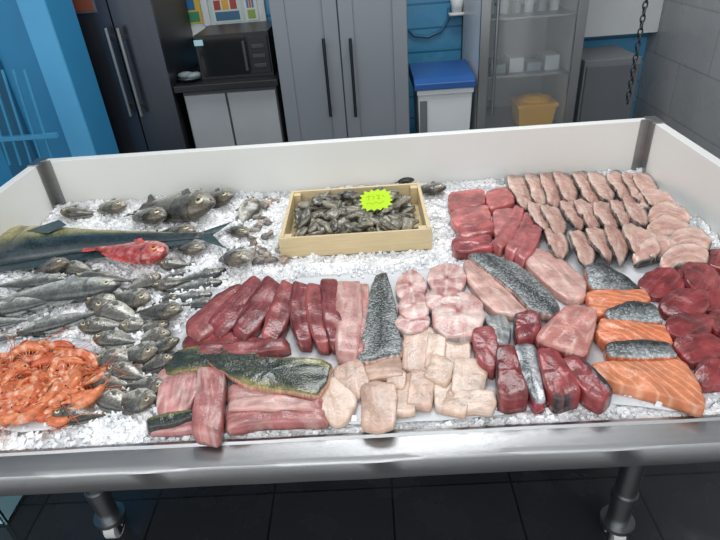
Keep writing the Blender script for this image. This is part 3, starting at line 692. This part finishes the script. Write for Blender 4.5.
# ================================================================ SHRIMPS
SHC=vcol('cooked_shrimp',.28,.3,120,.2)
def shrimp(m,pos,head,s,R3):
    base=mixc(hexc('#bd5530'),hexc('#d88458'),rnd()); lt=mixc(base,hexc('#ecc2a6'),.55); pos=Vector(pos); arc=U(2.4,3.6); R=s*.42
    def P(t,off=0,z=0):
        a=arc*(t-.35); return pos+R3@Vector(((R*(1.0+.3*(1-t))+off)*math.cos(a),(R*(1.0+.3*(1-t))+off)*math.sin(a),z))
    n=22; pts=[];rad=[];cols=[]
    for i in range(n):
        t=i/(n-1); pts.append(P(t))
        r=interp(t,[0,.05,.2,.4,.55,.8,1],[.02,.09,.145,.15,.13,.085,.04])*s
        if t>.4: r*=1-.12*((t*12)%1)
        rad.append(r); cols.append(lt if t>.4 and int(t*12)%2 else base)
    m.tube(pts,rad,8,cols)
    d0=(P(0)-P(.06)).normalized(); m.tube([P(.02,.02*s),P(0,.05*s)+d0*.16*s,P(0,.08*s)+d0*.3*s],[.03*s,.015*s,.003*s],5,base)
    for sg in (-1,1):
        e=P(.04,.03*s,sg*.07*s); m.ell(e,((.028*s,0,0),(0,.028*s,0),(0,0,.028*s)),(.01,.008,.008),0,6,4)
        q=[P(0)+d0*.05*s]
        dd=(d0+R3@Vector((U(-.5,.5),U(-.5,.5),U(-.2,.5)))).normalized()
        for k in range(5): q.append(q[-1]+dd*s*.22); dd=(dd+Vector((U(-.2,.2),U(-.2,.2),-.12))).normalized()
        m.tube(q,[.009*s]*5+[.003*s],4,base)
    for k in range(7):
        t=.16+k*.09; a=P(t,-.1*s,U(-.04,.04)*s); b=P(t-.03,-.24*s,U(-.06,.06)*s); c=P(t-.09,-.32*s,U(-.06,.06)*s); m.tube([a,b,c],[.016*s,.012*s,.006*s],4,lt)
    td=(P(1)-P(.95)).normalized()
    for k in (-1,0,1):
        c=P(1)+td*.12*s+R3@Vector((0,0,k*.06*s)); m.ell(c,(td*.14*s,td.cross(R3@Vector((0,0,1)))*.02*s,R3@Vector((0,0,.045*s))),base,0,8,5)
m=M()
for k in range(112):
    a=U(0,6.3); r=math.sqrt(rnd()); u=40+r*math.cos(a)*50; v=383+r*math.sin(a)*34
    x,y=T(u,v,.88); z=.874+(1-r)*.03*U(.2,1)
    if x<XL+.05: continue
    R3=Matrix.Rotation(U(0,6.3),3,'Z')@Matrix.Rotation(U(-.45,.45),3,'X')@Matrix.Rotation(random.choice((0,math.pi))+U(-.4,.4),3,'Y')
    shrimp(m,(x,y,z),0,U(.065,.088),R3)
m.build('shrimp_pile',[SHC])
m=M()
for k in range(38):
    u=U(250,288);v=U(198,262)
    if u>278 and v<245: u-=14
    x,y=T(u,v,.865); s=U(.010,.018); a=U(0,6); R3=Matrix.Rotation(a,3,'Z')@Matrix.Rotation(U(-.6,.6),3,'X'); base=random.choice([hexc('#8b7f76'),hexc('#a99c90'),hexc('#6d6a6a'),hexc('#b8a08c')])
    m.ell((x,y,.866),[R3@Vector((s*1.2,0,0)),R3@Vector((0,s,0)),R3@Vector((0,0,s*.5))],lambda d,base=base:tuple(x*(.8+.3*math.sin(d.y*20)) for x in base),0,14,8)
m.build('clams',[vcol('clam_shell',.4,.4,150)])
# ================================================================ FILLETS etc
def cf(c,e=None,ew=.85,vary=.15,cond=None):
    c=hexc(c); e_=hexc(e) if e else None; sd=U(0,99)
    def f(x,y,t,h):
        n=noise.noise(Vector((x*1.6+sd,y*1.6,sd)))*vary*2
        cc=tuple(max(0,min(1,k*(1+n))) for k in c)
        if e_ and (cond(x,y,t,h) if cond else t>ew): cc=e_
        return cc
    return f
def tcf(c,blood='#5f2226',side=1,vary=.3):
    a=hexc(c); b=hexc(blood); sd=U(0,99)
    def f(x,y,t,h):
        n=noise.noise(Vector((x*1.8+sd,y*1.5,sd)))
        cc=tuple(max(0,min(1,k*(1+n*vary*2))) for k in a)
        k=max(0,y*side-.35)*1.6+max(0,-n)*.4
        return mixc(cc,b,min(.8,k))
    return f
m=M()
for i,(sp,w,c) in enumerate((([(250,294),(222,312),(190,338)],26,'#995654'),([(264,283),(244,305),(212,336)],24,'#873d40'),([(277,281),(260,310),(238,340)],23,'#773033'),
  ([(291,283),(283,310),(268,346)],21,'#8e4343'),([(303,283),(298,315),(306,348)],20,'#792f32'),([(316,284),(315,315),(325,351)],20,'#924847'),([(329,279),(332,310),(338,351)],21,'#803637'))):
    loft(m,sp,[w*.75,w,w,w*.7],ZB,.028,tcf(c,side=1 if i%2 else -1),0,liftL=.008,liftR=.0)
loft(m,[(182,345),(235,340),(282,352)],[14,18,16,8],ZB,.02,tcf('#803738'),0)
loft(m,[(196,352),(240,352),(290,345)],[10,14,12],ZB,.028,tcf('#905050'),0)
m.build('tuna_loin_strips',[FL_TUNA])
m=M()
loft(m,[(349,280),(350,320),(346,362)],[24,26,22],ZB,.026,cf('#b98781',vary=.15),0,liftL=.006)
loft(m,[(363,282),(362,320),(357,360)],[12,14,12],ZB,.02,cf('#b0706c'),0)
m.build('pink_fish_fillet',[FL_PALE])
def mahiskin(x,y,t,h):
    a,b=hexc('#3a423c'),hexc('#9b9256'); n=noise.noise(Vector((x*7,y*5,1)))
    k=max(0,abs(y)-.5)*2+n*.35; c=mixc(a,b,k)
    if h<.8: c=hexc('#d2a38c')
    return c
m=M(); slab(m,[(204,362),(222,353),(262,358),(322,360),(334,366),(330,378),(317,399),(280,392),(248,388),(228,376)],ZB+.018,.020,mahiskin,0,n=80,nz=.2)
slab(m,[(163,366),(185,347),(240,352),(262,356),(228,364),(200,372),(168,377)],ZB,.028,mahiskin,0,n=60)
m.build('mahi_mahi_fillet',[SKIN])
m=M()
loft(m,[(160,395),(178,376),(200,378)],[26,30,20],ZB,.02,cf('#bd908a'),0)
slab(m,[(160,380),(198,374),(204,384),(190,412),(156,418)],ZB,.03,cf('#b57c7a',vary=.25),0)
loft(m,[(213,368),(211,400),(206,440)],[27,29,31],ZB,.032,cf('#a86b68',vary=.25),0,liftL=.004)
loft(m,[(226,395),(275,394),(325,407)],[14,20,16,12],ZB,.024,cf('#b07573',vary=.25),0)
loft(m,[(224,421),(275,414),(328,418)],[22,20,14],ZB,.024,cf('#a56664',vary=.25),0)
loft(m,[(226,408),(275,404),(318,409)],[10,14,8],ZB,.034,cf('#c69c96'),0)
loft(m,[(148,430),(180,427),(200,426)],[8,12,10],ZB,.016,cf('#b47578'),0)
m.build('mahi_mahi_loins',[FL_PALE])
m=M(); loft(m,[(146,427),(170,421),(196,414)],[8,12,8],ZB+.006,.022,lambda x,y,t,h:hexc('#3a403c') if y<.4 else hexc('#7a7a4c'),0)
m.build('mahi_mahi_skin_piece',[SKIN])
def scaly(x,y,t,h):
    c=mixc(hexc('#434748'),hexc('#989c9a'),abs(y)*.9+.3*noise.noise(Vector((x*5,y*5,0))))
    if abs(y)<.08: c=mixc(c,hexc('#2d3132'),.6)
    if h<.8: c=hexc('#d0b0a6')
    return c
m=M(); slab(m,[(376,276),(386,272),(392,290),(397,312),(399,330),(404,355),(384,360),(357,364),(362,340),(366,310),(371,288)],ZB,.022,scaly,0,n=70)
m.build('sea_bass_fillet',[SKINB])
def steak(m,px,c='#cf8f8d',z=ZB,th=.022,hole=True):
    sd=U(0,9)
    def f(x,y,t,h):
        c0=mixc(hexc(c),hexc('#dcc0b6'),.4+1.1*noise.noise(Vector((x*2.2,y*2.2,sd))))
        if abs(y)<.07 or abs(x+.1*y)<.06: c0=mixc(c0,hexc('#ead6ce'),.6)
        if x*x+y*y<.05 and hole: c0=hexc('#9c4a48')
        if h<.85: c0=hexc('#8f8a8a') 
        return c0
    slab(m,px,z,th,f,0,n=44)
def oval(cx,cy,rx,ry,rot=0,n=12,j=.06):
    o=[]
    for i in range(n):
        a=2*math.pi*i/n; r=1+U(-j,j); x=rx*r*math.cos(a); y=ry*r*math.sin(a); o.append((cx+x*math.cos(rot)-y*math.sin(rot),cy+x*math.sin(rot)+y*math.cos(rot)))
    return o
m=M()
steak(m,oval(411,288,16,17),'#b97f7b'); steak(m,oval(414,308,17,15),'#bb837f',z=ZB+.008); steak(m,oval(413,324,18,12),'#b27570',z=ZB+.004)
steak(m,oval(447,280,20,17),'#b97f7b',z=ZB); steak(m,oval(444,300,20,14),'#b37672',z=ZB+.014); steak(m,oval(458,316,27,25),'#ba7e7a',z=ZB+.006,th=.03)
m.build('hake_steaks',[FL_PALE])
m=M()
def sq(cx,cy,w,h,r): 
    o=[]
    for a,b in ((-1,-1),(0,-1.05),(1,-1),(1.05,0),(1,1),(0,1.04),(-1,1),(-1.04,0)):
        x=a*w/2*U(.84,1.1);y=b*h/2*U(.84,1.1); o.append((cx+x*math.cos(r)-y*math.sin(r),cy+x*math.sin(r)+y*math.cos(r)))
    return o
cut=[(417,350,32,40,.05,0),(450,352,42,30,.2,0),(436,352,20,32,.1,.006),(383,369,40,24,-.05,.0),(352,381,32,36,-.3,0),(403,394,28,44,.1,0),(378,406,36,44,.05,.008),(336,402,36,36,.5,.004),
 (421,389,28,36,.05,.006),(447,391,26,40,-.1,0),(469,378,36,36,.15,.006),(474,402,42,22,.1,.008),(457,402,26,26,.3,.004),(440,372,26,26,.3,.01),(396,380,20,20,.2,.004)]
for cx,cy,w,h,r,dz in cut:
    slab(m,sq(cx,cy,w,h,r+U(-.12,.12)),ZB+dz,.016,cf(random.choice(['#c8aa96','#d0b5a2','#c2a18e','#d2b9a8']),vary=.12),0,n=36,tilt=(U(-.13,.13),U(-.13,.13)),wob=.05)
m.build('white_fish_cutlets',[FL_PALE])
m=M()
slab(m,[(463,262),(476,262),(500,285),(528,312),(528,318),(498,317),(480,302),(468,284)],ZB,.022,cf('#c69a8e'),0,n=44)
slab(m,[(518,252),(538,249),(565,262),(586,282),(586,300),(566,302),(545,285),(528,268)],ZB,.024,cf('#c69a90'),0,n=44)
m.build('pink_bream_fillets',[FL_PALE])
m=M(); slab(m,[(466,256),(484,252),(520,266),(548,290),(562,312),(548,318),(532,312),(510,290),(486,272)],ZB+.01,.022,scaly,0,n=70); m.build('grouper_fillet',[SKINB])
m=M()
slab(m,[(570,306),(598,312),(594,335),(586,362),(560,355),(532,344),(545,326)],ZB,.045,cf('#bd7d74','#8f3f3e',cond=lambda x,y,t,h:h<.85),0)
slab(m,[(484,318),(505,316),(512,328),(508,350),(496,348)],ZB,.03,cf('#7f8484'),0)
m.build('swordfish_block',[FL_PALE])
m=M()
def tun(px,th=.04,c='#8e2f36',z=ZB,skin=lambda x,y,t,h:False): slab(m,px,z,th,cf(c,'#2c2f33',cond=skin,vary=.3),0,n=44,dome=.03)
tun([(470,332),(494,328),(498,350),(495,374),(478,366)],.035,'#96494b')
tun([(495,350),(514,348),(520,372),(530,402),(508,406),(496,400)],.045,'#762a2c',skin=lambda x,y,t,h:y>.72)
tun([(512,318),(534,314),(542,328),(534,344),(516,346)],.045,'#803034',skin=lambda x,y,t,h:y>.7)
tun([(535,352),(556,352),(584,398),(556,404),(546,396)],.045,'#8b373a',skin=lambda x,y,t,h:x<-.86)
tun([(556,362),(578,358),(614,394),(602,408),(584,398)],.04,'#8c3a3d',skin=lambda x,y,t,h:y>.5)
m.build('tuna_chunks',[FL_TUNA])
m=M(); slab(m,[(512,346),(536,346),(540,372),(546,406),(534,408),(520,378)],ZB,.035,lambda x,y,t,h:mixc(hexc('#c3c6c8'),hexc('#5b6266'),.5+.5*math.sin(y*5)) if h>.8 else hexc('#a5414a'),0); m.build('bonito_fillet',[SKIN])
m=M()
for px,c,th in (([(447,194),(484,190),(487,206),(450,214)],'#ad5f5c',.03),([(450,212),(488,205),(492,222),(454,230)],'#b46966',.03),([(455,228),(493,220),(496,234),(462,240)],'#a25150',.032),([(484,192),(512,188),(516,205),(488,212)],'#ad5f5c',.03),
   ([(450,240),(490,236),(494,250),(456,256)],'#994749',.03),([(492,212),(514,208),(512,236),(494,238)],'#b4706c',.028)):
    slab(m,px,ZB,th,cf(c,vary=.35),0,n=36,wob=.05)
for sp in ([(520,206),(514,228),(495,250)],[(530,212),(526,232),(508,256)],[(538,226),(532,244),(518,262)]):
    loft(m,sp,[11,15,13],ZB,.03,cf('#a55b5a',vary=.3),0)
m.build('tuna_cubes',[FL_TUNA])
# swordfish slices shingled
m=M()
def mk(side):
    sd=U(0,40); base=mixc(hexc('#b98c80'),hexc('#ccab9c'),rnd())
    def f(x,y,t,h):
        c=mixc(base,hexc('#d8bcad'),.3+.9*noise.noise(Vector((x*2+sd,y*2,sd))))
        if abs(y)<.22: c=mixc(c,hexc('#9f564e'),.4)
        if y*side>.85 or (h<.95 and y*side<-.9) or x>.93 : return hexc('#3f3b39')
        return c
    return f
rows=[[(520,186),(534,184),(549,183),(564,182),(579,182),(595,182),(611,182),(627,183),(641,184)],[(537,212),(552,215),(567,210),(583,210),(600,211),(617,210),(634,206)],[(556,238),(575,243),(593,238),(610,237),(628,234)]]
for ri,r in enumerate(rows):
    for k,(u,v) in enumerate(r):
        ln=U(26,34) if ri<2 else U(28,38); j=U(-4,4); b=U(4,12)
        loft(m,[(u-6+j,v-ln*.25),(u+b+j,v+ln*.25),(u+b+2+U(-5,6)+j,v+ln*.8)],[U(13,17),U(20,25),U(19,23),U(12,17)],ZB+.004*ri,.015,mk(1),0,liftL=.02+.004*(k%2),liftR=.0,q=4,N_=22,nz=.35)
for u,v,l,a in ((655,206,38,.15),(668,220,40,.1),(668,234,44,.05),(688,246,44,0),(655,254,44,-.1),(684,262,48,-.05),(640,246,34,.3)):
    loft(m,[(u-l/2,v-l*a+4),(u,v-6),(u+l/2,v+l*a+3)],[13,19,19,12],ZB+.006,.016,mk(-1),0,liftL=.0,liftR=.014,q=4,N_=22,nz=.35)
m.build('swordfish_slices',[FL_PALE])
# salmon
m=M()
def sal(px,th=.03,z=ZB,c='#d2754b',tilt=(0,0)): slab(m,px,z,th,cf(c,vary=.12),0,n=50,tilt=tilt)
sal([(586,294),(612,290),(646,292),(652,302),(622,312),(596,318),(587,306)],.03)
sal([(600,320),(625,318),(664,326),(674,346),(640,350),(604,346),(594,334)],.03)
sal([(588,366),(620,362),(682,362),(694,376),(706,404),(704,412),(668,400),(630,390),(598,382)],.032,c='#d28058')
sal([(604,344),(640,356),(676,356),(684,366),(640,372),(606,366)],.02)
m.build('salmon_fillets',[FL_SALM])
m=M()
def ssk(x,y,t,h):
    c=mixc(hexc('#2c3235'),hexc('#a9aeaf'),.35-.8*y+.2*noise.noise(Vector((x*8,y*5,2))))
    if h<.8: c=hexc('#cf7850')
    return c
slab(m,[(584,266),(600,264),(630,282),(642,292),(615,292),(590,292)],ZB,.034,ssk,0)
slab(m,[(604,312),(630,303),(655,306),(664,326),(630,322),(606,322)],ZB+.006,.032,ssk,0)
slab(m,[(604,346),(640,341),(670,343),(680,360),(640,360),(608,360)],ZB+.012,.028,ssk,0)
m.build('salmon_skin_fillets',[SKINB])
# far right red tuna steaks
m=M()
for cx,cy,rx,ry,r,z in ((662,284,25,14,.1,0),(692,272,21,13,.3,0),(704,280,21,13,.3,.008),(684,304,27,15,0,.004),(712,300,19,14,.2,.0),(690,326,28,14,.05,.006),(722,322,18,14,.1,.0),(700,349,27,14,.05,.004),(730,350,18,14,0,0),(714,374,24,14,.1,.004),(734,378,16,14,0,0),(722,260,16,12,.2,0)):
    slab(m,oval(cx,cy,rx,ry,r,10,.16),ZB+z,.024,tcf('#863336',vary=.3),0,n=40,tilt=(U(-.14,.14),U(-.14,.14)),wob=.04)
m.build('red_tuna_steaks',[FL_TUNA])
# ================================================================ LIGHT
w=bpy.data.worlds.new('world'); S.world=w; w.use_nodes=True; bg=w.node_tree.nodes['Background']
bg.inputs[0].default_value=(.95,.975,1,1); bg.inputs[1].default_value=.96
def area(name,loc,tgt,sx,sy,e,col=(1,1,1)):
    l=bpy.data.lights.new(name,'AREA'); l.shape='RECTANGLE'; l.size=sx; l.size_y=sy; l.energy=e; l.color=col
    o=bpy.data.objects.new(name,l); S.collection.objects.link(o); o.location=loc; o.rotation_euler=(Vector(tgt)-Vector(loc)).to_track_quat('-Z','Y').to_euler(); return o
area('daylight_opening',(-.6,-1.8,2.9),(0,1.4,.85),4.5,2.2,60,(.98,.99,1))
area('ceiling_lamp',(.2,2.5,2.85),(.2,2.0,0),1.8,.6,42,(.98,.99,1))
